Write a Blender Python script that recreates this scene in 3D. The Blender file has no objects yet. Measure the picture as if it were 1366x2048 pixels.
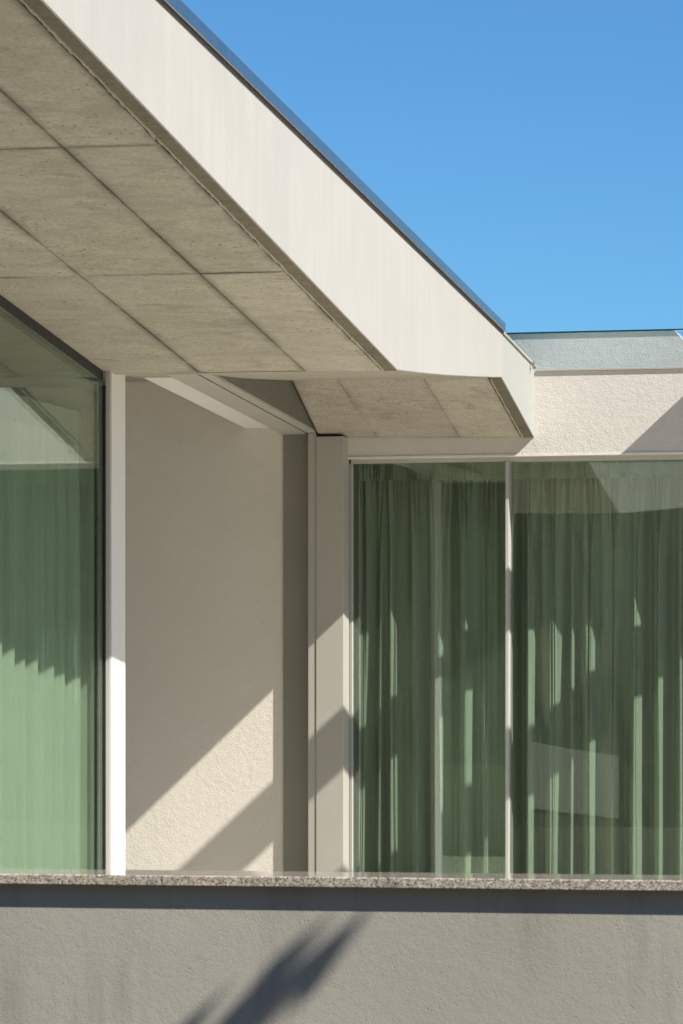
import bpy, math, random
import numpy as np
from mathutils import Vector, Matrix

random.seed(7)
rng = np.random.default_rng(7)

# ------------------------------------------------------------------ survey of the place
EYE = 1.6                                  # eye height above the street
FOC, CX, HOR = 7200.0, 683.0, 1430.0       # long lens, level camera with vertical shift
D0 = 21.5                                  # distance to the window facade straight ahead

def V(*a): return np.array(a, float)
UP = V(0, 0, 1)
def direction(u):
    t = (u - CX) / FOC
    return V(t, 1, 0) / math.hypot(t, 1)
G = direction(2273)                        # inward normal of the facade
E1 = V(G[1], -G[0], 0)                     # along the facade, to the right
NW = -G                                    # out of the facade, to the terrace
P2 = direction(1650); NP2 = V(P2[1], -P2[0], 0)       # line of the door beam
F2 = direction(2240); NF2 = V(F2[1], -F2[0], 0)       # line of the short fascia
CAM = V(0, 0, EYE)
def ray(u, v): return V((u - CX) / FOC, 1, (HOR - v) / FOC)
def hit(u, v, p0, n):
    r = ray(u, v)
    return CAM + r * (np.dot(p0 - CAM, n) / np.dot(r, n))
W0 = V(0, D0, EYE)
def onW(u, v, off=0.0): return hit(u, v, W0 + NW * off, NW)
def wp(x, z, n=0.0): return V(0, D0, 0) + E1 * x + NW * n + UP * z     # facade coordinates
def wx(u, off=0.0): return float(np.dot(onW(u, HOR, off) - V(0, D0, EYE), E1))
def wz(v, u=900, off=0.0): return float(onW(u, v, off)[2])

# ------------------------------------------------------------------ camera, sky, sun, exposure
sc = bpy.context.scene
cam = bpy.data.cameras.new('camera')
cam.sensor_fit = 'VERTICAL'; cam.sensor_height = 36.0; cam.sensor_width = 24.0
cam.lens = FOC / 2048 * 36.0
cam.shift_x = 0.0
cam.shift_y = (HOR - 1024) / 2048
cam.clip_start = 0.1; cam.clip_end = 2000
cam.dof.use_dof = True; cam.dof.focus_distance = 20.5; cam.dof.aperture_fstop = 16
camo = bpy.data.objects.new('camera', cam)
camo.location = CAM; camo.rotation_euler = (math.radians(90), 0, 0)
sc.collection.objects.link(camo); sc.camera = camo

PHI, ELEV = math.radians(67.5), math.radians(43.5)
SUN = math.cos(ELEV) * (math.cos(PHI) * NW + math.sin(PHI) * E1) + math.sin(ELEV) * UP   # towards the sun
world = bpy.data.worlds.new('World'); sc.world = world; world.use_nodes = True
wn = world.node_tree.nodes; wl = world.node_tree.links
for n in list(wn): wn.remove(n)
sky = wn.new('ShaderNodeTexSky'); sky.sky_type = 'NISHITA'; sky.sun_disc = False
sky.sun_elevation = ELEV
sky.sun_rotation = math.atan2(SUN[0], SUN[1])
sky.altitude = 400; sky.air_density = 1.0; sky.dust_density = 0.0; sky.ozone_density = 3.0
bg = wn.new('ShaderNodeBackground'); bg.inputs['Strength'].default_value = 0.075
wo = wn.new('ShaderNodeOutputWorld')
tint = wn.new('ShaderNodeMix'); tint.data_type = 'RGBA'; tint.blend_type = 'MULTIPLY'; tint.inputs[0].default_value = 1.0
tint.inputs[7].default_value = (0.43, 0.79, 1.05, 1)          # deep clear-air blue over the whole sky
wl.new(sky.outputs[0], tint.inputs[6]); wl.new(tint.outputs[2], bg.inputs[0]); wl.new(bg.outputs[0], wo.inputs[0])

sun = bpy.data.lights.new('sun', 'SUN'); sun.energy = 5.0; sun.angle = math.radians(0.53)
sun.color = (1.0, 0.955, 0.875)
suno = bpy.data.objects.new('sun', sun); sc.collection.objects.link(suno)
suno.rotation_euler = Vector(-SUN).to_track_quat('-Z', 'Y').to_euler()
suno.location = (12, 5, 15)

sc.view_settings.view_transform = 'Standard'; sc.view_settings.look = 'None'
sc.view_settings.gamma = 1.0; sc.view_settings.use_curve_mapping = False
sc.view_settings.exposure = 0.67
sc.render.engine = 'CYCLES'
sc.cycles.max_bounces = 14; sc.cycles.diffuse_bounces = 5; sc.cycles.glossy_bounces = 6
sc.cycles.transmission_bounces = 8; sc.cycles.transparent_max_bounces = 16
sc.cycles.use_denoising = True
sc.cycles.sample_clamp_indirect = 6

# ------------------------------------------------------------------ helpers
col = sc.collection
def tag(o, label=None, cat=None, group=None, kind=None):
    if label: o['label'] = label
    if cat: o['category'] = cat
    if group: o['group'] = group
    if kind: o['kind'] = kind
    return o
ORIG = {}
def empty(name, loc):
    o = bpy.data.objects.new(name, None); o.location = loc; o.empty_display_size = 0.2
    col.objects.link(o); ORIG[o.name] = Vector(loc); return o
def link(name, verts, faces, mat, parent=None, smooth=False, bevel=0.0, origin=None):
    verts = [tuple(map(float, p)) for p in verts]
    if origin is None:
        a = np.array(verts); origin = V((a[:, 0].min() + a[:, 0].max()) / 2, (a[:, 1].min() + a[:, 1].max()) / 2, a[:, 2].min())
    verts = [(p[0] - origin[0], p[1] - origin[1], p[2] - origin[2]) for p in verts]
    me = bpy.data.meshes.new(name); me.from_pydata(verts, [], faces); me.update()
    me.materials.append(mat)
    if smooth:
        for p in me.polygons: p.use_smooth = True
    o = bpy.data.objects.new(name, me); col.objects.link(o)
    if parent is not None:
        o.parent = parent
        o.location = Vector(origin) - ORIG[parent.name]
    else:
        o.location = origin
    ORIG[o.name] = Vector(origin)
    if bevel > 0:
        m = o.modifiers.new('bevel', 'BEVEL'); m.width = bevel; m.segments = 2; m.limit_method = 'ANGLE'
    return o
def prism(poly, off):
    """closed solid: polygon (3-D points) swept by the vector off"""
    k = len(poly); vs = [V(*p) for p in poly] + [V(*p) + off for p in poly]
    fs = [tuple(range(k - 1, -1, -1)), tuple(range(k, 2 * k))]
    for i in range(k):
        j = (i + 1) % k; fs.append((i, j, k + j, k + i))
    c = sum(vs) / len(vs)
    # orient outwards
    a, b, d = vs[fs[0][0]], vs[fs[0][1]], vs[fs[0][2]]
    area = V(0, 0, 0)
    f0 = fs[0]
    for i in range(len(f0)):
        area = area + np.cross(vs[f0[i]], vs[f0[(i + 1) % len(f0)]])
    fc = sum(vs[i] for i in f0) / len(f0)
    if np.dot(area, fc - c) < 0: fs = [tuple(reversed(f)) for f in fs]
    return vs, fs
def box8(p, a, b, c):
    """box from corner p with edge vectors a, b, c"""
    return prism([p, p + a, p + a + b, p + b], c)
def wbox(x0, x1, z0, z1, n0, n1):
    """box in facade coordinates"""
    return box8(wp(x0, z0, n0), E1 * (x1 - x0), UP * (z1 - z0), NW * (n1 - n0))
def merge(*vf):
    vs, fs = [], []
    for v, f in vf:
        k = len(vs); vs += list(v); fs += [tuple(i + k for i in q) for q in f]
    return vs, fs

# ------------------------------------------------------------------ materials
def mat(name):
    m = bpy.data.materials.new(name); m.use_nodes = True
    nt = m.node_tree; b = nt.nodes['Principled BSDF']
    return m, nt, b
def node(nt, t, **kw):
    n = nt.nodes.new(t)
    for k, v in kw.items():
        if k.startswith('i_'): n.inputs[k[2:].replace('_', ' ')].default_value = v
        else: setattr(n, k, v)
    return n
def coords(nt, scale=(1, 1, 1)):
    # world position in metres, so grain has a real size on every piece
    g = node(nt, 'ShaderNodeNewGeometry')
    mp = node(nt, 'ShaderNodeMapping'); mp.inputs['Scale'].default_value = scale
    mp.inputs['Rotation'].default_value = (0, 0, math.atan2(G[0], G[1]))
    nt.links.new(g.outputs['Position'], mp.inputs['Vector'])
    return mp.outputs[0]
def noise(nt, vec, scale, detail=4, rough=0.55, dist=0.0):
    n = node(nt, 'ShaderNodeTexNoise'); n.inputs['Scale'].default_value = scale
    n.inputs['Detail'].default_value = detail; n.inputs['Roughness'].default_value = rough
    n.inputs['Distortion'].default_value = dist
    nt.links.new(vec, n.inputs['Vector']); return n.outputs['Fac']
def voro(nt, vec, scale, feature='F1', rnd=1.0):
    n = node(nt, 'ShaderNodeTexVoronoi'); n.feature = feature; n.inputs['Scale'].default_value = scale
    n.inputs['Randomness'].default_value = rnd
    nt.links.new(vec, n.inputs['Vector']); return n
def ramp(nt, fac, stops, interp='LINEAR'):
    r = node(nt, 'ShaderNodeValToRGB'); r.color_ramp.interpolation = interp
    while len(r.color_ramp.elements) > 1: r.color_ramp.elements.remove(r.color_ramp.elements[-1])
    for i, (p, c) in enumerate(stops):
        e = r.color_ramp.elements[0] if i == 0 else r.color_ramp.elements.new(p)
        e.position = p; e.color = (*c, 1) if len(c) == 3 else c
    nt.links.new(fac, r.inputs[0]); return r.outputs[0]
def mixc(nt, fac, a, b, mode='MIX'):
    n = node(nt, 'ShaderNodeMix', data_type='RGBA', blend_type=mode)
    for s, x in ((0, fac), (6, a), (7, b)):
        if hasattr(x, 'is_output') or isinstance(x, bpy.types.NodeSocket): nt.links.new(x, n.inputs[s])
        elif s == 0: n.inputs[0].default_value = x
        else: n.inputs[s].default_value = (*x, 1)
    return n.outputs[2]
def math_(nt, op, a, b=0.0):
    n = node(nt, 'ShaderNodeMath', operation=op)
    for s, x in ((0, a), (1, b)):
        if isinstance(x, bpy.types.NodeSocket): nt.links.new(x, n.inputs[s])
        else: n.inputs[s].default_value = x
    return n.outputs[0]
def bump(nt, b, height, strength, dist):
    n = node(nt, 'ShaderNodeBump'); n.inputs['Strength'].default_value = strength; n.inputs['Distance'].default_value = dist
    nt.links.new(height, n.inputs['Height']); nt.links.new(n.outputs[0], b.inputs['Normal']); return n
def grey(v): return (v, v, v)

def make_stucco(name, base, dark, grain=70, depth=0.006, dirt=0.5, streaks=0.0):
    m, nt, b = mat(name); c = coords(nt)
    big = noise(nt, c, 0.9, 5, 0.6); med = noise(nt, c, 6, 4)
    colr = mixc(nt, ramp(nt, big, [(0.35, grey(0)), (0.7, grey(dirt))]), base, dark)
    colr = mixc(nt, ramp(nt, med, [(0.4, grey(0)), (0.75, grey(0.25))]), colr, dark)
    if streaks:
        cv = coords(nt, (1, 1, 0.10)); sv = noise(nt, cv, 7, 5, 0.7); sp_ = noise(nt, c, 1.7, 3)
        colr = mixc(nt, math_(nt, 'MULTIPLY', ramp(nt, sv, [(0.50, grey(0)), (0.70, grey(streaks))]), ramp(nt, sp_, [(0.4, grey(0)), (0.6, grey(1))])), colr, tuple(x * 0.7 for x in dark))
    g1 = noise(nt, c, grain, 6, 0.72); g2 = noise(nt, c, grain * 0.22, 3, 0.6); pn = voro(nt, c, grain * 0.55)
    pm = noise(nt, c, grain * 0.12, 3)
    pits = math_(nt, 'MULTIPLY', ramp(nt, pn.outputs['Distance'], [(0.10, grey(1)), (0.26, grey(0))]), ramp(nt, pm, [(0.45, grey(0)), (0.6, grey(1))]))
    hgt = math_(nt, 'SUBTRACT', math_(nt, 'ADD', g1, math_(nt, 'MULTIPLY', g2, 0.8)), math_(nt, 'MULTIPLY', pits, 0.5))
    pit = math_(nt, 'MAXIMUM', ramp(nt, g1, [(0.3, grey(0.5)), (0.44, grey(0))]), math_(nt, 'MULTIPLY', pits, 0.35))
    colr = mixc(nt, pit, colr, tuple(x * 0.75 for x in dark))
    nt.links.new(colr, b.inputs['Base Color']); b.inputs['Roughness'].default_value = 0.9
    b.inputs['Specular IOR Level'].default_value = 0.2
    bump(nt, b, hgt, 1.0, depth); return m
M_stucco = make_stucco('stucco_cream', (0.68, 0.648, 0.592), (0.60, 0.57, 0.515), 125, 0.0050)
M_stucco_f = make_stucco('stucco_fine', (0.73, 0.69, 0.615), (0.66, 0.62, 0.545), 120, 0.0032)
M_stucco_w = make_stucco('stucco_white', (0.76, 0.74, 0.70), (0.70, 0.675, 0.63), 95, 0.003)
M_garden = make_stucco('plaster_grey', (0.47, 0.442, 0.375), (0.395, 0.37, 0.312), 150, 0.0009, 1.0, 0.55)
M_parapet = make_stucco('parapet_stucco', (0.80, 0.80, 0.78), (0.66, 0.66, 0.64), 100, 0.0050, 0.8)

def make_concrete(name, base, dark, light, streak=(1, 1, 1), edges=0.0):
    m, nt, b = mat(name); c = coords(nt); cs = coords(nt, streak)
    big = noise(nt, c, 1.1, 6, 0.62, 0.4); mid = noise(nt, cs, 7, 6, 0.65, 0.8); fine = noise(nt, c, 60, 5, 0.7)
    colr = mixc(nt, ramp(nt, big, [(0.36, grey(0.0)), (0.68, grey(0.9))]), base, dark)
    colr = mixc(nt, ramp(nt, mid, [(0.42, grey(0.0)), (0.72, grey(0.75))]), colr, light)
    colr = mixc(nt, ramp(nt, fine, [(0.36, grey(0.55)), (0.55, grey(0.0))]), colr, tuple(x * 0.82 for x in dark))
    holes = voro(nt, c, 24); hm = noise(nt, c, 2.2, 3)
    hs = math_(nt, 'MULTIPLY', ramp(nt, holes.outputs['Distance'], [(0.09, grey(1)), (0.2, grey(0))]),
               ramp(nt, hm, [(0.44, grey(0)), (0.56, grey(1))]))
    colr = mixc(nt, math_(nt, 'MULTIPLY', hs, 0.85), colr, tuple(x * 0.35 for x in dark))
    # board scuffs with a shape of their own
    sc1 = noise(nt, cs, 3.2, 8, 0.75, 1.6)
    colr = mixc(nt, ramp(nt, sc1, [(0.55, grey(0)), (0.68, grey(0.6))]), colr, tuple(x * 0.62 for x in dark))
    if edges:
        # grime and grout smears with ragged outlines along the board joints
        ds = []
        for nm in ('near', 'far'):
            uv = node(nt, 'ShaderNodeUVMap', uv_map=nm); sp = node(nt, 'ShaderNodeSeparateXYZ'); nt.links.new(uv.outputs[0], sp.inputs[0])
            ds += [sp.outputs[0], sp.outputs[1]]
        d = math_(nt, 'MINIMUM', math_(nt, 'MINIMUM', ds[0], ds[1]), math_(nt, 'MINIMUM', ds[2], ds[3]))
        wob = noise(nt, c, 14, 6, 0.75, 1.0); patch = noise(nt, c, 1.6, 4, 0.6)
        de = math_(nt, 'ADD', d, math_(nt, 'MULTIPLY', math_(nt, 'SUBTRACT', wob, 0.5), 0.075))
        smear = math_(nt, 'MULTIPLY', ramp(nt, de, [(0.0, grey(0.8)), (0.012, grey(0.55)), (0.04, grey(0))]), ramp(nt, patch, [(0.40, grey(0.05)), (0.54, grey(1))]))
        colr = mixc(nt, math_(nt, 'MULTIPLY', smear, edges), colr, tuple(x * 0.55 for x in dark))
        wob2 = noise(nt, c, 55, 5, 0.8)
        line = ramp(nt, math_(nt, 'ADD', d, math_(nt, 'MULTIPLY', math_(nt, 'SUBTRACT', wob2, 0.5), 0.03)), [(0.0, grey(0.85)), (0.010, grey(0))])
        colr = mixc(nt, math_(nt, 'MULTIPLY', math_(nt, 'MULTIPLY', line, edges), ramp(nt, patch, [(0.38, grey(0.15)), (0.58, grey(1))])), colr, tuple(x * 0.4 for x in dark))
        oi = node(nt, 'ShaderNodeObjectInfo')
        colr = mixc(nt, 1.0, colr, ramp(nt, oi.outputs['Random'], [(0.0, (0.90, 0.90, 0.90)), (0.5, (0.97, 0.965, 0.955)), (1.0, (1.05, 1.05, 1.05))]), 'MULTIPLY')
    nt.links.new(colr, b.inputs['Base Color']); b.inputs['Roughness'].default_value = 0.82
    b.inputs['Specular IOR Level'].default_value = 0.3
    bump(nt, b, math_(nt, 'SUBTRACT', math_(nt, 'ADD', mid, math_(nt, 'MULTIPLY', fine, 0.4)), hs), 0.5, 0.006)
    return m
M_soffit = make_concrete('fair_faced_concrete', (0.40, 0.375, 0.315), (0.315, 0.29, 0.235), (0.46, 0.435, 0.37), (0.6, 1.6, 1))
M_panel = make_concrete('panel_concrete', (0.475, 0.437, 0.37), (0.345, 0.312, 0.258), (0.55, 0.51, 0.436), (0.75, 1.35, 1), 1.0)
M_panel3 = make_concrete('back_panel_concrete', (0.475, 0.437, 0.37), (0.345, 0.312, 0.258), (0.55, 0.51, 0.436), (0.75, 1.35, 1), 0.4)
M_drip = make_concrete('weathered_concrete', (0.185, 0.162, 0.12), (0.135, 0.117, 0.085), (0.23, 0.205, 0.155), (0.5, 2.5, 1))
M_joint = make_concrete('joint_dirt', (0.12, 0.11, 0.09), (0.08, 0.075, 0.06), (0.16, 0.15, 0.12))

m, nt, b = mat('painted_fascia'); c = coords(nt, (1, 1, 0.18)); c2 = coords(nt)
st = noise(nt, c, 9, 6, 0.65, 0.3); bg2 = noise(nt, c2, 1.2, 4); fi = noise(nt, c2, 70, 4)
cl = mixc(nt, ramp(nt, st, [(0.38, grey(0)), (0.68, grey(0.9))]), (0.408, 0.393, 0.361), (0.378, 0.362, 0.330))
cl = mixc(nt, ramp(nt, bg2, [(0.4, grey(0)), (0.7, grey(0.6))]), cl, (0.37, 0.355, 0.33))
nt.links.new(cl, b.inputs['Base Color']); b.inputs['Roughness'].default_value = 0.8
b.inputs['Specular IOR Level'].default_value = 0.25
bump(nt, b, math_(nt, 'ADD', fi, st), 0.35, 0.003); M_fascia = m
M_fascia2 = make_stucco('return_fascia', (0.375, 0.375, 0.35), (0.35, 0.35, 0.325), 120, 0.0015)

def make_metal(name, colr, rough, metallic=0.0, spec=0.5):
    m, nt, b = mat(name); c = coords(nt)
    n1 = noise(nt, c, 2.0, 4); n2 = noise(nt, c, 40, 3)
    nt.links.new(mixc(nt, ramp(nt, n1, [(0.35, grey(0)), (0.7, grey(0.6))]), colr, tuple(x * 0.86 for x in colr)), b.inputs['Base Color'])
    nt.links.new(ramp(nt, n2, [(0.3, grey(rough * 0.85)), (0.7, grey(min(1, rough * 1.2)))]), b.inputs['Roughness'])
    b.inputs['Metallic'].default_value = metallic; b.inputs['Specular IOR Level'].default_value = spec
    return m
M_alu = make_metal('grey_powder_coat', (0.41, 0.395, 0.345), 0.48)
M_alu_d = make_metal('dark_powder_coat', (0.25, 0.24, 0.20), 0.5)
M_spand = make_metal('spandrel_sheet', (0.135, 0.13, 0.105), 0.5)
M_rear = make_metal('rear_dark_sheet', (0.085, 0.085, 0.075), 0.5)
M_frame = make_metal('champagne_frame', (0.47, 0.452, 0.425), 0.4)
M_black = make_metal('black_gasket', (0.012, 0.013, 0.012), 0.5)
M_zinc = make_metal('zinc_flashing', (0.44, 0.43, 0.44), 0.30, 1.0)
M_dark = make_metal('shadow_gap', (0.05, 0.045, 0.04), 0.8)
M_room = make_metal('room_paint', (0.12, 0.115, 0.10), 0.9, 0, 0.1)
M_steel = make_metal('stainless_clip', (0.35, 0.35, 0.34), 0.35, 0.7)

def make_glass(name, tint, f0):
    m = bpy.data.materials.new(name); m.use_nodes = True; nt = m.node_tree
    for n in list(nt.nodes): nt.nodes.remove(n)
    out = node(nt, 'ShaderNodeOutputMaterial'); mx = node(nt, 'ShaderNodeMixShader')
    tr = node(nt, 'ShaderNodeBsdfTransparent'); tr.inputs[0].default_value = (*tint, 1)
    gl = node(nt, 'ShaderNodeBsdfGlossy'); gl.inputs['Roughness'].default_value = 0.0
    gl.inputs['Color'].default_value = (0.93, 1.0, 0.96, 1)
    lw = node(nt, 'ShaderNodeLayerWeight'); lw.inputs['Blend'].default_value = 0.5
    p5 = math_(nt, 'POWER', lw.outputs['Facing'], 5.0)
    fr = math_(nt, 'ADD', math_(nt, 'MULTIPLY', p5, 1 - f0), f0)
    nt.links.new(fr, mx.inputs[0]); nt.links.new(tr.outputs[0], mx.inputs[1]); nt.links.new(gl.outputs[0], mx.inputs[2])
    c = coords(nt); wob = noise(nt, c, 1.3, 2)
    bm = node(nt, 'ShaderNodeBump'); bm.inputs['Strength'].default_value = 0.06; bm.inputs['Distance'].default_value = 0.004
    nt.links.new(wob, bm.inputs['Height']); nt.links.new(bm.outputs[0], gl.inputs['Normal'])
    nt.links.new(mx.outputs[0], out.inputs[0]); return m
M_glass = make_glass('green_solar_glass', (0.808, 0.875, 0.815), 0.095)
M_clear = make_glass('balustrade_glass', (0.965, 0.99, 0.995), 0.045)
M_edge = make_glass('glass_edge', (0.16, 0.34, 0.36), 0.05)

def make_cloth(name, colr, thru):
    m = bpy.data.materials.new(name); m.use_nodes = True; nt = m.node_tree
    for n in list(nt.nodes): nt.nodes.remove(n)
    out = node(nt, 'ShaderNodeOutputMaterial'); mx = node(nt, 'ShaderNodeMixShader'); mx.inputs[0].default_value = thru
    df = node(nt, 'ShaderNodeBsdfDiffuse'); tl = node(nt, 'ShaderNodeBsdfTranslucent')
    c = coords(nt); cx_ = coords(nt, (1, 1, 0.05)); cz_ = coords(nt, (0.05, 0.05, 1))
    th = noise(nt, cx_, 260, 3, 0.7); tw = noise(nt, cz_, 260, 3, 0.7); slub = noise(nt, c, 35, 4, 0.7)
    wv = math_(nt, 'ADD', th, tw)
    cc = mixc(nt, ramp(nt, wv, [(0.75, grey(0.0)), (1.0, grey(0.0))]), colr, colr)
    cc = mixc(nt, ramp(nt, slub, [(0.35, grey(0.25)), (0.55, grey(0))]), colr, tuple(x * 0.8 for x in colr))
    cc = mixc(nt, ramp(nt, th, [(0.35, grey(0.5)), (0.6, grey(0))]), cc, tuple(x * 0.78 for x in colr))
    nt.links.new(cc, df.inputs[0]); nt.links.new(cc, tl.inputs[0])
    bm = node(nt, 'ShaderNodeBump'); bm.inputs['Strength'].default_value = 0.5; bm.inputs['Distance'].default_value = 0.002
    nt.links.new(wv, bm.inputs['Height']); nt.links.new(bm.outputs[0], df.inputs['Normal'])
    nt.links.new(df.outputs[0], mx.inputs[1]); nt.links.new(tl.outputs[0], mx.inputs[2]); nt.links.new(mx.outputs[0], out.inputs[0])
    return m
M_linen = make_cloth('linen_curtain', (0.52, 0.515, 0.475), 0.02)
M_linen_l = make_cloth('pale_linen_curtain', (0.70, 0.70, 0.635), 0.16)
M_tape = make_cloth('heading_tape', (0.62, 0.63, 0.56), 0.1)

m, nt, b = mat('speckled_granite'); c = coords(nt)
v1 = voro(nt, c, 210); v2 = voro(nt, c, 380); n1 = noise(nt, c, 8, 3)
sep = node(nt, 'ShaderNodeSeparateColor'); nt.links.new(v1.outputs['Color'], sep.inputs[0])
sep2 = node(nt, 'ShaderNodeSeparateColor'); nt.links.new(v2.outputs['Color'], sep2.inputs[0])
cg = ramp(nt, sep.outputs[0], [(0.0, (0.045, 0.045, 0.045)), (0.22, (0.10, 0.095, 0.09)), (0.36, (0.34, 0.30, 0.26)), (0.62, (0.46, 0.43, 0.39)), (0.85, (0.42, 0.31, 0.24)), (0.93, (0.60, 0.58, 0.54))], 'CONSTANT')
cg2 = ramp(nt, sep2.outputs[1], [(0.0, (0.06, 0.06, 0.06)), (0.3, (0.40, 0.37, 0.33)), (0.7, (0.52, 0.50, 0.46))], 'CONSTANT')
cg = mixc(nt, 1.0, mixc(nt, 0.45, cg, cg2), (1.38, 1.30, 1.18), 'MULTIPLY')
nt.links.new(cg, b.inputs['Base Color']); b.inputs['Roughness'].default_value = 0.05
M_granite = m

def make_plain(name, a, d, scale=3, rough=0.9, bdist=0.01, bscale=30):
    m, nt, b = mat(name); c = coords(nt); n1 = noise(nt, c, scale, 6, 0.65); n2 = noise(nt, c, bscale, 4)
    nt.links.new(mixc(nt, ramp(nt, n1, [(0.35, grey(0)), (0.68, grey(1))]), a, d), b.inputs['Base Color'])
    b.inputs['Roughness'].default_value = rough; bump(nt, b, n2, 0.6, bdist); return m
M_paving = make_plain('pale_terrace_stone', (0.61, 0.55, 0.455), (0.55, 0.495, 0.405), 2, 0.75, 0.003)
M_asphalt = make_plain('asphalt', (0.068, 0.060, 0.050), (0.055, 0.049, 0.041), 4, 0.95, 0.006, 90)
M_hill = make_plain('wooded_hill', (0.040, 0.044, 0.022), (0.012, 0.016, 0.009), 0.35, 1.0, 0.8, 0.5)
M_leaf = make_plain('glossy_leaf', (0.06, 0.11, 0.035), (0.045, 0.085, 0.03), 9, 0.4, 0.001)
M_stem = make_plain('plant_stem', (0.16, 0.12, 0.08), (0.11, 0.085, 0.06), 12, 0.9, 0.004)
M_white = make_plain('white_render', (0.74, 0.73, 0.70), (0.68, 0.67, 0.64), 1.5, 0.9, 0.003, 40)
M_floor = make_plain('room_floor', (0.20, 0.15, 0.10), (0.16, 0.12, 0.08), 3, 0.6, 0.001)

# ------------------------------------------------------------------ key points of the roof
P = onW(1070, 875)
Q = hit(1005, 755, P, NF2)
R = hit(795, 740, Q, E1)
A = hit(240, 748, R, NW)
cre = (A - R) / np.linalg.norm(A - R)                   # along the crease, to the left
D1 = ray(2273, 2280); D1 = -D1 / np.linalg.norm(D1)     # up the soffit, towards the street
NS1 = np.cross(cre, D1); NS1 = NS1 / np.linalg.norm(NS1)
if NS1[2] > 0: NS1 = -NS1                               # facing down
G0 = hit(218, 740, R, NS1)                              # right end of the left glass, at the soffit
NM = E1.copy()                                          # left glass faces along the facade
N = onW(640, 876)
lef3 = (N - P) / np.linalg.norm(N - P)                  # along the wall, to the left
DQ = (Q - P)
NS3 = np.cross(lef3, DQ); NS3 = NS3 / np.linalg.norm(NS3)
if NS3[2] > 0: NS3 = -NS3
LEN1 = 7.4                                              # how far the big soffit runs to the street
TB = R + D1 * LEN1                                      # street end, fascia foot
Qt = hit(1005, 664, Q, E1); Tt = hit(320, 0, Q, E1)
dt = (Tt - Qt) / np.linalg.norm(Tt - Qt)
TT = Qt + dt * (np.dot(TB - Qt, NW) / np.dot(dt, NW))   # street end, fascia head
Pt = hit(1073, 737, P, NF2); Q2t = hit(1005, 666, Q, NF2)
curve = [hit(u, v, Q, E1) for u, v in ((838, 745.5), (890, 750.3), (945, 753.2))]
NROOF = 3.6                                             # width of the big roof to the left

FLOOR = EYE - 1.27                                      # terrace level

# ------------------------------------------------------------------ ground, street, hill
def sheet(name, x0, x1, y0, y1, z, m):
    return tag(link(name, [(x0, y0, z), (x1, y0, z), (x1, y1, z), (x0, y1, z)], [(0, 1, 2, 3)], m), kind='structure')
sheet('ground', -900, 900, -900, 900, -0.02, M_hill)
sheet('road', -60, 60, -7, 9.6, 0.0, M_asphalt)
WALLN = float(np.dot(hit(683, 1800, V(0, 10, EYE), NW) - V(0, D0, EYE), NW))     # garden wall face, distance out of the facade
tag(link('terrace', *wbox(-9, 12, FLOOR - 0.15, FLOOR, -0.6, WALLN - 0.1), M_paving), kind='structure')
vs, fs = [], []
nx, ny = 90, 14
for j in range(ny):
    for i in range(nx):
        a = math.radians(-175 + 170 * i / (nx - 1)); r = 15 + 4 * j
        hgt = 4.4 * j * (0.75 + 0.15 * math.sin(2.3 * a + 1) + 0.1 * math.sin(7 * a)) + (rng.random() * 2.2 if j else 0)  # height raised to block skylight falling on the street side
        vs.append((r * math.cos(a), r * math.sin(a), hgt if j else -0.3))
for j in range(ny - 1):
    for i in range(nx - 1):
        k = j * nx + i; fs.append((k, k + 1, k + nx + 1, k + nx))
tag(link('hill', vs, fs, M_hill, smooth=True), kind='structure')

# ------------------------------------------------------------------ the house
house = empty('house', (0, 21.5, FLOOR))
tag(house, 'modern house with folded concrete roof, cream stucco walls and tall green-tinted windows', 'house')

# --- folded roof: solid core, fascias, soffit panels
LIFT = 0.03                                             # core sits above the panel faces
def roof_profile():
    return [TB, R] + curve + [Q, Qt, TT]
core_vs, core_fs = prism([p + (UP * LIFT if i in (0, 1) else UP * 0.0) - E1 * 0.05 for i, p in enumerate([TB, R, R + UP * 0.30 + G * 0.02, TT - UP * 0.12])], cre * NROOF)
roof = link('roof', core_vs, core_fs, M_joint, house)
tag(roof, 'folded board-marked concrete roof slab with deep overhang')
# long fascia
link('fascia', *prism(roof_profile(), -E1 * 0.052), M_fascia, roof, bevel=0.004)
# short fascia back to the wall
f2p = [Q, P, Pt, Q2t]
link('fascia', *prism([p - NF2 * 0.004 for p in f2p], -NF2 * 0.07), M_fascia2, roof, bevel=0.003)

# big soffit panels
def s1(a, bb, lift=0.0): return R + cre * a + D1 * bb + UP * lift
aj = [0.081, 0.455] + [0.455 + 0.53 * k for k in range(1, 7)]
bj = [0.0, 2.02, 4.04, 6.06, LEN1]
JG = 0.0022
def panel(q, w, h, thick=0.028, m=None, bv=0.0025):
    o = link('soffit_panel', *prism(q, UP * thick), m or M_panel, roof, bevel=bv)
    for nm, cs in (('near', ((0, 0), (w, 0), (w, h), (0, h))), ('far', ((w, h), (0, h), (0, 0), (w, 0)))):
        lay = o.data.uv_layers.new(name=nm)
        for lp_ in o.data.loops: lay.data[lp_.index].uv = cs[lp_.vertex_index % 4]
    return o
for i in range(len(aj) - 1):
    for k in range(len(bj) - 1):
        a0, a1, b0, b1 = aj[i] + JG * (i > 0), aj[i + 1] - JG, bj[k] + (JG if k else 0.0), bj[k + 1] - JG
        dz = rng.uniform(-0.0015, 0.0015)
        q = [s1(a0, b0, dz), s1(a1, b0, dz), s1(a1, b1, dz), s1(a0, b1, dz)]
        panel(q, a1 - a0, b1 - b0)
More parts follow.
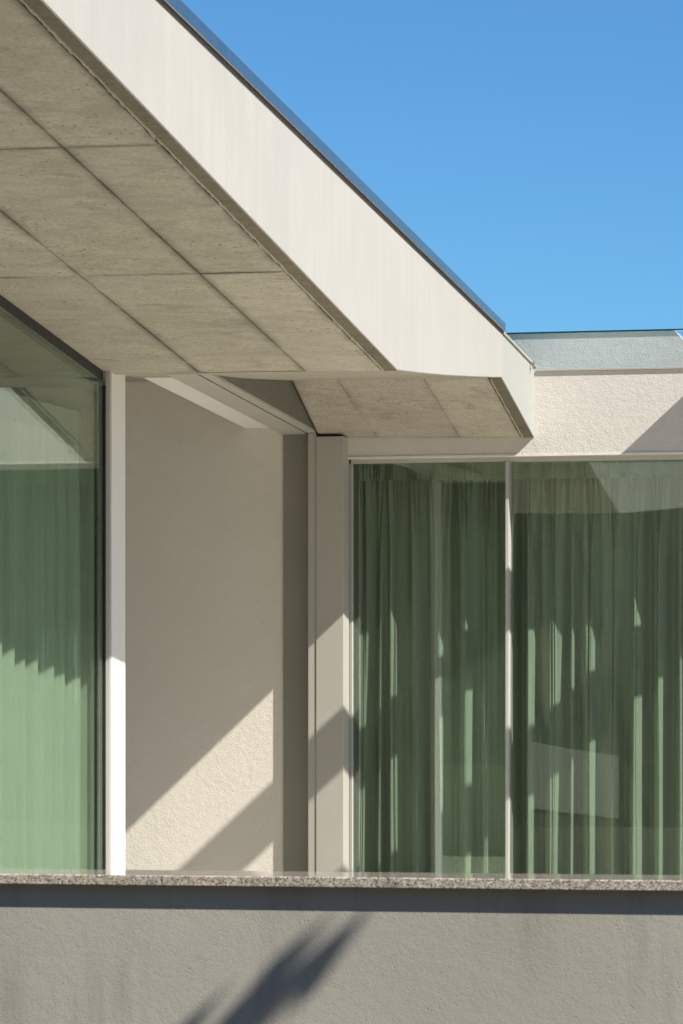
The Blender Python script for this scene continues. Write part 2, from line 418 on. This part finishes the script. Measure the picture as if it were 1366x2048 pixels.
# drip edge along the long fascia: dark margin, light bead
link('drip_margin', *prism([s1(0.053, 0.0, -0.004), s1(0.053, LEN1, -0.004), s1(0.003, LEN1, -0.004), s1(0.003, 0.0, -0.004)], UP * 0.02), M_drip, roof)
vs, fs = [], []
nb = 900
wv = np.convolve(rng.normal(0, 1, nb + 60), np.ones(12) / 12, 'same'); wv2 = np.convolve(rng.normal(0, 1, nb + 60), np.ones(4) / 4, 'same')
for i in range(nb + 1):
    t = LEN1 * i / nb; w = 0.053 + 0.002 * wv[i]; ww = 0.073 + 0.004 * wv[i + 30] + 0.0016 * wv2[i]; d = -0.009 + 0.0025 * wv2[i + 40]
    vs += [s1(w, t, 0.02), s1(w + 0.004, t, d), s1(ww - 0.006, t, d), s1(ww, t, 0.02)]
for i in range(nb):
    for j in range(3):
        k = i * 4 + j; fs.append((k, k + 4, k + 5, k + 1))
link('drip_bead', vs, fs, M_soffit, roof)
link('drip_gap', *prism([s1(0.0705, 0, 0.012), s1(0.0705, LEN1, 0.012), s1(0.088, LEN1, 0.012), s1(0.088, 0, 0.012)], UP * 0.012), M_joint, roof)

# the rising fold behind the crease, cut off at the door beam
BEAM_L = onW(490, 856)                                  # where the beam's left arris meets the wall
def cut(p, d, p0, n): return p + d * (np.dot(p0 - p, n) / np.dot(d, n))
prof = [R] + curve + [Q]
vs, fs = [], []
for i, p in enumerate(prof):
    le = cut(p, cre, BEAM_L - NP2 * 0.0, NP2)
    vs += [p - E1 * 0.004, le]
for i in range(len(prof) - 1): fs.append((2 * i, 2 * i + 1, 2 * i + 3, 2 * i + 2))
k = len(vs)
vs += [v + UP * 0.05 for v in vs]
for f in list(fs): fs.append(tuple(x + k for x in reversed(f)))
link('soffit_fold', vs, fs, M_soffit, roof, smooth=False)
# back soffit down to the wall: three panels between board joints
def s3(a, t, lift=0.0): return P + lef3 * a + DQ * t + UP * lift
a3 = [0.085, wx(1070) - wx(920), wx(1070) - wx(755), 1.62]
edge_line = N                                            # left side runs along the beam face
for i in range(3):
    lo, hi = a3[i] + (0.0006 if i else 0), a3[i + 1] - 0.0006
    q = [s3(lo, 0), s3(hi, 0), s3(hi, 1), s3(lo, 1)]
    if i == 2:
        q = [s3(lo, 0), cut(s3(0, 0), lef3, N, NP2), cut(s3(0, 1), lef3, N, NP2), s3(lo, 1)]
    dz = rng.uniform(-0.001, 0.001)
    panel([p + UP * dz for p in q], hi - lo, float(np.linalg.norm(DQ)), m=M_panel3, bv=0.001)
link('drip_margin', *prism([s3(0.008, 0.01, -0.004), s3(0.062, 0.01, -0.004), s3(0.062, 1, -0.004), s3(0.008, 1, -0.004)], UP * 0.02), M_drip, roof)
vs, fs = [], []
for i in range(241):
    t = i / 240; w = 0.062 + 0.002 * wv[i]; ww = 0.079 + 0.004 * wv[i + 30] + 0.0016 * wv2[i]; d = -0.009 + 0.0025 * wv2[i + 40]
    vs += [s3(w, t, 0.02), s3(w + 0.003, t, d), s3(ww - 0.005, t, d), s3(ww, t, 0.02)]
for i in range(240):
    for j in range(3):
        k = i * 4 + j; fs.append((k, k + 4, k + 5, k + 1))
link('drip_bead', vs, fs, M_soffit, roof)
# core over the fold and the back soffit, and the slab over the loggia
zt = float(Qt[2])
q = [P - E1 * 0.06, Q - E1 * 0.06, R - E1 * 0.06 - G * 0.0, ]
core2 = [s3(0.06, 0, 0.03), s3(0.06, 1, 0.03), R - E1 * 0.06 + UP * 0.10, R - E1 * 0.06 + V(0, 0, zt - R[2] - 0.04), s3(0.06, 0) + V(0, 0, float(Pt[2]) - P[2] - 0.05)]
link('roof_core', *prism(core2, -E1 * 1.28), M_joint, roof)
zs = float(R[2]) + 0.36
link('loggia_slab', *prism([V(*(p[:2]), zs) for p in (wp(-7, 0, 0.0), wp(0.1, 0, 0.0), wp(0.1, 0, 5.2), wp(-7, 0, 5.2))], UP * 0.2), M_soffit, roof)

# zinc flashing on the long fascia, and thin capping on the short one
o1 = E1 * 0.018
fl = [Qt + o1, TT + o1, TT + o1 + UP * 0.062, Qt + o1 + UP * 0.048]
link('flashing', *prism(fl, -E1 * 0.30), M_zinc, roof, bevel=0.003)
link('flashing_shade', *prism([Qt + E1 * 0.008 - UP * 0.010, TT + E1 * 0.008 - UP * 0.010, TT + E1 * 0.008 + UP * 0.003, Qt + E1 * 0.008 + UP * 0.003], -E1 * 0.2), M_dark, roof)  # dark bar painted as the shade line under the flashing
o2 = NF2 * 0.006
link('capping', *prism([Q2t + o2, Pt + o2, Pt + o2 + UP * 0.012, Q2t + o2 + UP * 0.012], -NF2 * 0.09), M_alu, roof)

# --- stucco walls
x_l, x_r = wx(690), 9.0
z_head = wz(911.5, 1018); z_ledge = wz(741, 1220)
z_top = wz(672, 1200)
wall_lint = link('wall', *wbox(x_l, x_r, z_head, z_ledge, -0.30, 0.0), M_stucco, house)
tag(wall_lint, 'rough cream stucco band above the wide window, partly in diagonal shade')
# set-back parapet behind the glass balustrade, its top falling away at the far right
xa, xb = wx(1348), wx(1412)
par = [wp(wx(900), z_ledge + 0.002, -0.017), wp(x_r, z_ledge + 0.002, -0.017), wp(x_r, z_top - 0.26, -0.017), wp(xb, z_top - 0.17, -0.017), wp(xa, z_top + 0.026, -0.017), wp(wx(900), z_top + 0.026, -0.017)]
link('parapet', *prism(par, G * 0.2), M_parapet, house)
# wall at the back of the loggia
wall_b = link('wall', *wbox(wx(60), wx(567), FLOOR, zs, -0.25, 0.0), M_stucco_f, house)
tag(wall_b, 'beige stucco wall at the back of the loggia with a slanting patch of sun')
# wall right of the window, outside the view
link('wall', *wbox(wx(1900), x_r, FLOOR, z_head, -0.30, 0.0), M_stucco, house)
# column at the end of the left glass
tM = lambda u: hit(u, 1000, G0, NM)
c0, c1 = tM(223), tM(250.5)
def mp(u_or_p, z): return V(u_or_p[0], u_or_p[1], z)
zc = float(R[2]) + 0.10
cpoly = [mp(c0, FLOOR), mp(c1, FLOOR), mp(c1 - E1 * 1.0, FLOOR), mp(c0 - E1 * 1.0, FLOOR)]
link('column', *prism(cpoly, UP * (zc - FLOOR)), M_stucco_w, house)
link('rear_dark_sheet', *box8(mp(c1 - E1 * 0.03 + G * 0.001, FLOOR), -E1 * 3.5, G * 0.015, UP * (zc - FLOOR)), M_rear, house)  # added dark sheet, out of view, darkens the column's rear as mirrored in the window
link('wall', *box8(mp(c1 - E1 * 1.0 - G * 0.2, FLOOR), -E1 * 2.6, G * 0.2, UP * (zs - FLOOR)), M_stucco, house)

# --- door beam: plaster soffit strip, metal header, spandrel, jamb, posts
z_strip = float(BEAM_L[2])
HB = onW(567, 870); z_hb = float(HB[2])
HR = onW(615, 880)
def alongP2(p, n, z): return V(*(p + (-P2) * (n / np.dot(-P2, NW)))[:2], z)     # n metres out of the facade along the beam
NB = 4.0
beam = [alongP2(BEAM_L, 0.0, z_strip), alongP2(HB, 0.0, z_strip), alongP2(HB, NB, z_strip), alongP2(BEAM_L, NB, z_strip)]
link('beam', *prism(beam, UP * 0.32), M_stucco_w, house)
w_h = float(np.dot(HR - HB, E1))
head = [alongP2(HB, 0.005, z_hb), alongP2(HB + E1 * w_h, 0.005, z_hb), alongP2(HB + E1 * w_h, NB, z_hb), alongP2(HB, NB, z_hb)]
hd = link('door_header', *prism(head, UP * 0.30), M_alu, house)
# groove and upper face of the header
lp = lambda du, n, z: alongP2(HB + E1 * (w_h + du), n, z)
link('header_groove', *prism([lp(0.001, 0.01, z_hb + 0.004), lp(0.006, 0.01, z_hb + 0.004), lp(0.006, NB, z_hb + 0.004), lp(0.001, NB, z_hb + 0.004)], UP * 0.012), M_black, hd)
link('header_face', *prism([lp(0.007, 0.01, z_hb + 0.003), lp(0.064, 0.01, z_hb + 0.003), lp(0.064, NB, z_hb + 0.003), lp(0.007, NB, z_hb + 0.003)], UP * 0.016), M_alu, hd, bevel=0.002)
link('spandrel', *prism([lp(0.01, 0.01, z_hb + 0.020), lp(0.066, 0.01, z_hb + 0.020), lp(0.066, NB, z_hb + 0.020), lp(0.01, NB, z_hb + 0.020)], UP * 0.34), M_spand, hd)
zN = float(N[2])
RB = 0.106
link('jamb', *wbox(wx(567.5), wx(622), FLOOR, z_hb + 0.01, -0.10, 0.012), M_alu_d, house)
xb0, xb1, xb2 = wx(615.5, RB), wx(632, RB), wx(687, RB)
link('door_post', *wbox(xb0, xb1 - 0.002, FLOOR, z_hb + 0.002, -0.05, RB - 0.006), M_alu, house, bevel=0.003)
link('door_post', *wbox(xb0 - 0.004, xb0 + 0.003, FLOOR, z_hb, -0.05, RB - 0.02), M_frame, house)
z_cp = float(P[2] + DQ[2] * RB / np.dot(DQ, NW)) - 0.004
link('cladding_panel', *wbox(xb1, xb2, FLOOR, z_cp, -0.05, RB), M_alu, house, bevel=0.0025)

# --- wide window: frame, mullion, panes
window = link('window', *wbox(wx(694), wx(1905), z_head - 0.024, z_head + 0.012, -0.23, -0.105), M_frame, house, bevel=0.002)
tag(window, 'wide tinted window with slim metal frame under the stucco band')
REC = -0.105
xw0 = wx(698, REC)
link('frame_side', *wbox(xw0, wx(704.5, REC), FLOOR, z_head - 0.025, -0.17, REC), M_frame, window, bevel=0.002)
link('frame_gasket', *wbox(wx(694.5, REC), xw0 - 0.001, FLOOR, z_head, -0.17, REC - 0.03), M_black, window)
xm0, xm1 = wx(1011.5, REC), wx(1018, REC)
link('mullion', *wbox(xm0, xm1, FLOOR, z_head - 0.025, -0.20, REC + 0.012), M_frame, window, bevel=0.0015)
link('frame_foot', *wbox(xw0, wx(1905), FLOOR, FLOOR + 0.045, -0.17, REC + 0.001), M_frame, window)
link('pane', *wbox(wx(705, REC), xm0, FLOOR + 0.046, z_head - 0.025, -0.150, -0.130), M_glass, window)
pane_r = link('pane', *wbox(xm1 - 0.004, wx(1905), FLOOR + 0.03, z_head - 0.012, -0.186, -0.170), M_glass, window)
yaw, pit = math.radians(0.9), math.radians(1.45)
c_ = onW(1250, 1250, -0.175); n_ = (NW * math.cos(yaw) + E1 * math.sin(yaw)) * math.cos(pit) + UP * math.sin(pit)
for v_ in pane_r.data.vertices:
    p_ = np.array(v_.co) + np.array(ORIG[pane_r.name])
    off = float(np.dot(p_ - c_, NW)) ; flat = p_ - NW * off
    v_.co = Vector(flat + NW * (off - float(np.dot(flat - c_, n_)) / float(np.dot(NW, n_)))) - ORIG[pane_r.name]
link('drip_profile', *wbox(x_l, x_r, z_head - 0.004, z_head + 0.008, -0.02, 0.006), M_stucco_w, house)

# --- room behind the wide window
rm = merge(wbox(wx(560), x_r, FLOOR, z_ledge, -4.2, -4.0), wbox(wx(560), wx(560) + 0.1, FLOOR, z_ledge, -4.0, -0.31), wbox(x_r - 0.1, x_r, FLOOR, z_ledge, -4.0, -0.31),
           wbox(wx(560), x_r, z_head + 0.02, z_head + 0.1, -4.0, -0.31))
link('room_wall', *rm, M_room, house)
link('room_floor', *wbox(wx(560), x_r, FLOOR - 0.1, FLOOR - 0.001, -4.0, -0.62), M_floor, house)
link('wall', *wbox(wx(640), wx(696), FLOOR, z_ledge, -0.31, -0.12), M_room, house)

# --- left glass wall under the soffit
gB = tM(220.3)
far = gB - G * 5.6
def soff(p): # height of the soffit over plan point p
    return float(R[2] - (np.dot(V(p[0], p[1], 0) - V(R[0], R[1], 0), NS1)) / NS1[2])
poly = [mp(gB, FLOOR), mp(far, FLOOR), mp(far, soff(far) - 0.055), mp(gB, soff(gB) - 0.055)]
lw = link('window', *prism([p - E1 * 0.03 for p in poly], -E1 * 0.02), M_glass, house)
tag(lw, 'tall frameless glass wall running under the sloping soffit')
g2 = gB - G * 0.02
band = [mp(gB, soff(gB) - 0.053), mp(far, soff(far) - 0.053), mp(far, soff(far) + 0.004), mp(gB, soff(gB) + 0.004)]
link('frame_head', *prism([p - E1 * 0.036 for p in band], -E1 * 0.06), M_black, lw)
link('frame_side', *box8(mp(gB - E1 * 0.002, FLOOR), G * 0.014, -E1 * 0.02, UP * (soff(gB) - FLOOR)), M_frame, lw)
link('frame_gasket', *box8(mp(gB - E1 * 0.022, FLOOR), -G * 0.006, -E1 * 0.03, UP * (soff(gB) - 0.07 - FLOOR)), M_black, lw)
link('frame_gasket', *box8(mp(gB - E1 * 0.052 - G * 0.05, FLOOR), -G * 0.008, -E1 * 0.012, UP * (soff(gB) - 0.07 - FLOOR)), M_black, lw)
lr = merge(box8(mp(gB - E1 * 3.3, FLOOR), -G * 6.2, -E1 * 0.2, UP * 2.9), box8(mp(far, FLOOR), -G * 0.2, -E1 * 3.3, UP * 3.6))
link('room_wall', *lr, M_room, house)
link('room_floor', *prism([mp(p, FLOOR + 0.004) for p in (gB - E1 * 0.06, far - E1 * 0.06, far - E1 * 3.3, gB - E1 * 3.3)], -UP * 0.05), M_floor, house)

# --- added fins out of view, shaped to cast the shade bands on the facade
def fin(u0, v0, w, hh, ln, rise):
    p = onW(u0, v0)
    d = NW * ln + UP * rise * ln
    link('shade_fin', *prism([p + G * 0.03, p + E1 * w + G * 0.03, p + E1 * w + G * 0.03 - UP * hh, p + G * 0.03 - UP * hh], d), M_soffit, house, bevel=0.01)
fin(1476, 690, 0.15, 0.25, 2.1, 0.27)
fin(1826, 690, 0.15, 0.30, 2.1, 0.27)

# ------------------------------------------------------------------ glass balustrade
gx0, gx1 = wx(1006), wx(2100)
zb0, zb1 = z_ledge + 0.004, wz(664.5, 1190)
bal = empty('glass_balustrade', wp(gx0, z_ledge, -0.01))
tag(bal, 'low clear glass balustrade with dark green top edge above the stucco band', 'balustrade')
xj = wx(1073.5)
link('pane', *wbox(gx0, gx1, zb0, zb1, -0.014, -0.004), M_clear, bal)
link('top_edge', *wbox(gx0, gx1, zb1 + 0.0005, zb1 + 0.010, -0.0142, -0.0038), M_edge, bal)
link('base_rail', *wbox(xj, gx1, z_ledge + 0.001, z_ledge + 0.014, -0.03, 0.012), M_alu, bal, bevel=0.002)
cl = hit(1065, 731, P + NF2 * 0.012, NF2)
link('clip', *merge(box8(cl - UP * 0.022 - F2 * 0.006, F2 * 0.012, NF2 * 0.01, UP * 0.044), box8(cl - F2 * 0.004 + UP * 0.002, F2 * 0.03, NF2 * 0.012, UP * 0.012)), M_steel, bal)

# ------------------------------------------------------------------ curtains
def fold_fn(length, pitch, seed):
    r = np.random.default_rng(seed)
    xs = [0.0]
    while xs[-1] < length + pitch * 2: xs.append(xs[-1] + pitch * r.uniform(0.45, 1.75))
    xs = np.array(xs); amp = r.uniform(0.45, 1.0, len(xs)) * np.where(np.arange(len(xs)) % 2, 1, -1)
    def f(x):
        i = np.clip(np.searchsorted(xs, x, 'right') - 1, 0, len(xs) - 2)
        t = (x - xs[i]) / (xs[i + 1] - xs[i]); t = t * t * (3 - 2 * t)
        return amp[i] * (1 - t) + amp[i + 1] * t
    return f
def curtain(name, length, z0, z1, place, step, big, small, amp, seed, label, sway=0.006, cloth=None):
    """place(s, d, z): s metres along the track, d metres towards the glass"""
    fb, fs_, fw = fold_fn(length, big, seed), fold_fn(length, small, seed + 1), fold_fn(length, big * 5, seed + 2)
    fb2 = fold_fn(length, big * 0.9, seed + 3)
    n = int(length / step) + 1; s = np.linspace(0, length, n); rows = 46
    root = empty(name, place(length / 2, 0.0, z0)); tag(root, label, 'curtain', 'linen curtains behind the glass')
    vs, fs = [], []
    for k in range(rows + 1):
        h = k / rows; z = z0 + (z1 - z0) * h
        top = min(1.0, max(0.0, (h - 0.84) / 0.16)) ** 0.9
        mixb = 0.75 + 0.25 * math.cos(h * 3)
        sh = s + sway * fw(s) * (1 - h) + 0.003 * np.sin(7 * h + 3 * fw(s))
        sh = sh + 0.40 * amp * (1 - 0.8 * top) * fb(s + big * 0.5)
        y = amp * (1 - 0.5 * top) * (mixb * fb(sh) + (1 - mixb) * fb2(sh)) + amp * (0.10 + 0.16 * top) * fs_(s) + 0.012 * fw(s)
        for i in range(n): vs.append(place(sh[i] if 0 < i < n - 1 else s[i], y[i], z))
    for k in range(rows):
        for i in range(n - 1):
            a = k * n + i; fs.append((a, a + 1, a + n + 1, a + n))
    link('cloth', vs, fs, cloth or M_linen, root, smooth=True)
    # gathered heading tape with stitched rows
    vs, fs = [], []
    rr = [0.0, 0.016, 0.021, 0.040, 0.045, 0.066, 0.072, 0.125]
    dd = [0.0, 0.004, 0.001, 0.005, 0.001, 0.005, 0.002, 0.0]
    ns = int(length / 0.004); s2 = np.linspace(0, length, ns)
    rip = 0.0045 * np.sin(s2 * 2 * math.pi / 0.021 + 1.5 * fw(s2)) + 0.3 * amp * fb(s2)
    for q, d in zip(rr, dd):
        for i in range(ns): vs.append(place(s2[i], rip[i] + 0.006 + d, z1 + q - 0.004))
    for k in range(len(rr) - 1):
        for i in range(ns - 1):
            a = k * ns + i; fs.append((a, a + 1, a + ns + 1, a + ns))
    link('heading_tape', vs, fs, M_tape, root, smooth=True)
    return root
z_ct = wz(956, 900, -0.3)
CUR = -0.42
xs0, xs1, xs2 = wx(700, CUR), wx(1030, CUR), wx(1900, CUR)
curtain('curtain', xs2 - xs0, FLOOR + 0.02, z_ct, lambda s, d, z: wp(xs0 + s, z, CUR + d), 0.004, 0.056, 0.017, 0.088, 19,
        'long pleated linen curtain with gathered heading behind the wide window')
cb = gB - E1 * 0.15 + G * 0.012
curtain('curtain', 4.6, FLOOR + 0.02, EYE + 1.35, lambda s, d, z: mp(cb - G * s + E1 * d, z), 0.006, 0.10, 0.035, 0.045, 37,
        'pale linen curtain in soft folds behind the tall glass wall at the far left', 0.04, M_linen_l)

# ------------------------------------------------------------------ garden wall with granite coping
gw = empty('garden_wall', wp(0, 0, WALLN))
tag(gw, 'low grey rendered garden wall with speckled granite coping along the street', 'wall')
CTH = 0.0295; OH = 0.028
CT = float(hit(683, 1754.5, W0 + NW * (WALLN + OH), NW)[2])
link('render', *wbox(-7, 8, -0.05, CT - CTH, WALLN - 0.24, WALLN), M_garden, gw)
x = -8.23
while x < 7.8:
    link('coping', *wbox(x, min(x + 2.94, 7.9), CT - CTH, CT, WALLN - 0.31, WALLN + OH), M_granite, gw, bevel=0.003)
    x += 2.9435

# ------------------------------------------------------------------ tall plant beside the street (its leaf shadows reach the wall)
def wall_to_air(u, v, t): return hit(u, v, W0 + NW * WALLN, NW) + SUN * t
root_p = wall_to_air(560, 2250, 5.1)
plant = empty('broad_leaved_plant', (root_p[0] + 0.25, root_p[1], 0.0))
tag(plant, 'tall plant with long pointed leaves outside the view, shading the grey garden wall', 'plant')
base = V(root_p[0] + 0.25, root_p[1], 0)
def tube(pts, radii, seg=8):
    vs, fs = [], []
    for p, r in zip(pts, radii):
        for k in range(seg):
            a = 2 * math.pi * k / seg; vs.append(p + V(math.cos(a) * r, math.sin(a) * r, 0))
    for i in range(len(pts) - 1):
        for k in range(seg):
            j = (k + 1) % seg; fs.append((i * seg + k, i * seg + j, (i + 1) * seg + j, (i + 1) * seg + k))
    return vs, fs
crown = wall_to_air(440, 2230, 5.1)
link('trunk', *tube([base, base * 0.7 + crown * 0.3 + V(0.1, 0, 0), base * 0.35 + crown * 0.65, crown], [0.05, 0.042, 0.035, 0.02]), M_stem, plant)
def leaf(p0, p1, w, sag, name='leaf'):
    ax = p1 - p0; L = np.linalg.norm(ax); ax = ax / L
    side = np.cross(ax, SUN); side = side / np.linalg.norm(side); nn = np.cross(side, ax)
    vs, fs = [], []
    K = 12
    for i in range(K + 1):
        t = i / K; ww = w * (math.sin(math.pi * t ** 0.8) ** 0.8 if 0 < t < 1 else 0.02)
        c = p0 + ax * L * t + nn * sag * math.sin(math.pi * t)
        vs += [c - side * ww + nn * ww * 0.25, c, c + side * ww + nn * ww * 0.25]
    for i in range(K):
        for j in range(2):
            k = i * 3 + j; fs.append((k, k + 1, k + 4, k + 3))
    link(name, vs, fs, M_leaf, plant, smooth=True)
for (u0, v0, u1, v1, w, t0, t1) in ((562, 2010, 742, 1812, 0.046, 5.0, 5.3), (430, 2110, 610, 1872, 0.050, 5.1, 5.2), (520, 1960, 668, 1826, 0.020, 5.3, 5.4),
                                    (345, 2090, 452, 1978, 0.026, 5.0, 5.1), (540, 1975, 660, 1850, 0.014, 5.2, 5.3), (420, 2100, 500, 1990, 0.016, 5.0, 5.1)):
    leaf(wall_to_air(u0, v0, t0), wall_to_air(u1, v1, t1), w, 0.02)
for st in (((440, 2230), (470, 2060)), ((470, 2130), (565, 2000)), ((470, 2060), (505, 1985)), ((440, 2230), (345, 2085))):
    a_, b_ = wall_to_air(*st[0], 5.1), wall_to_air(*st[1], 5.1)
    link('twig', *tube([a_, b_], [0.010, 0.006], 6), M_stem, plant)
for k in range(26):
    a = rng.uniform(0, 2 * math.pi); el = rng.uniform(-1.45, -0.75)
    s0 = crown - UP * rng.uniform(0.05, 0.9) + V(rng.normal(0, 0.03), rng.normal(0, 0.03), 0)
    dv = V(math.cos(a) * math.cos(el), math.sin(a) * math.cos(el), math.sin(el))
    leaf(s0, s0 + dv * rng.uniform(0.3, 0.5), 0.03, 0.03)

# ------------------------------------------------------------------ added pale slab out of view, shaped for the patch mirrored low in the wide window
bw = empty('added_slab', (-6.5, -1.0, 0.0))
tag(bw, 'made-up pale slab on a dark plinth, out of view, for the slanted patch mirrored in the wide window', 'wall')
wa, wb, wn_ = V(-6.896, -0.304, 0), V(-6.116, -1.619, 0), V(0.86, 0.51, 0)
link('render', *prism([wa + UP * 1.62, wb + UP * 1.50, wb + UP * 2.30, wa + UP * 2.44], -wn_ * 0.22), M_garden, bw)
link('plinth', *prism([wa - wn_ * 0.02, wb - wn_ * 0.02, wb - wn_ * 0.02 + UP * 1.495, wa - wn_ * 0.02 + UP * 1.615], -wn_ * 0.2), M_asphalt, bw)  # added dark foot that ends the mirrored pale patch
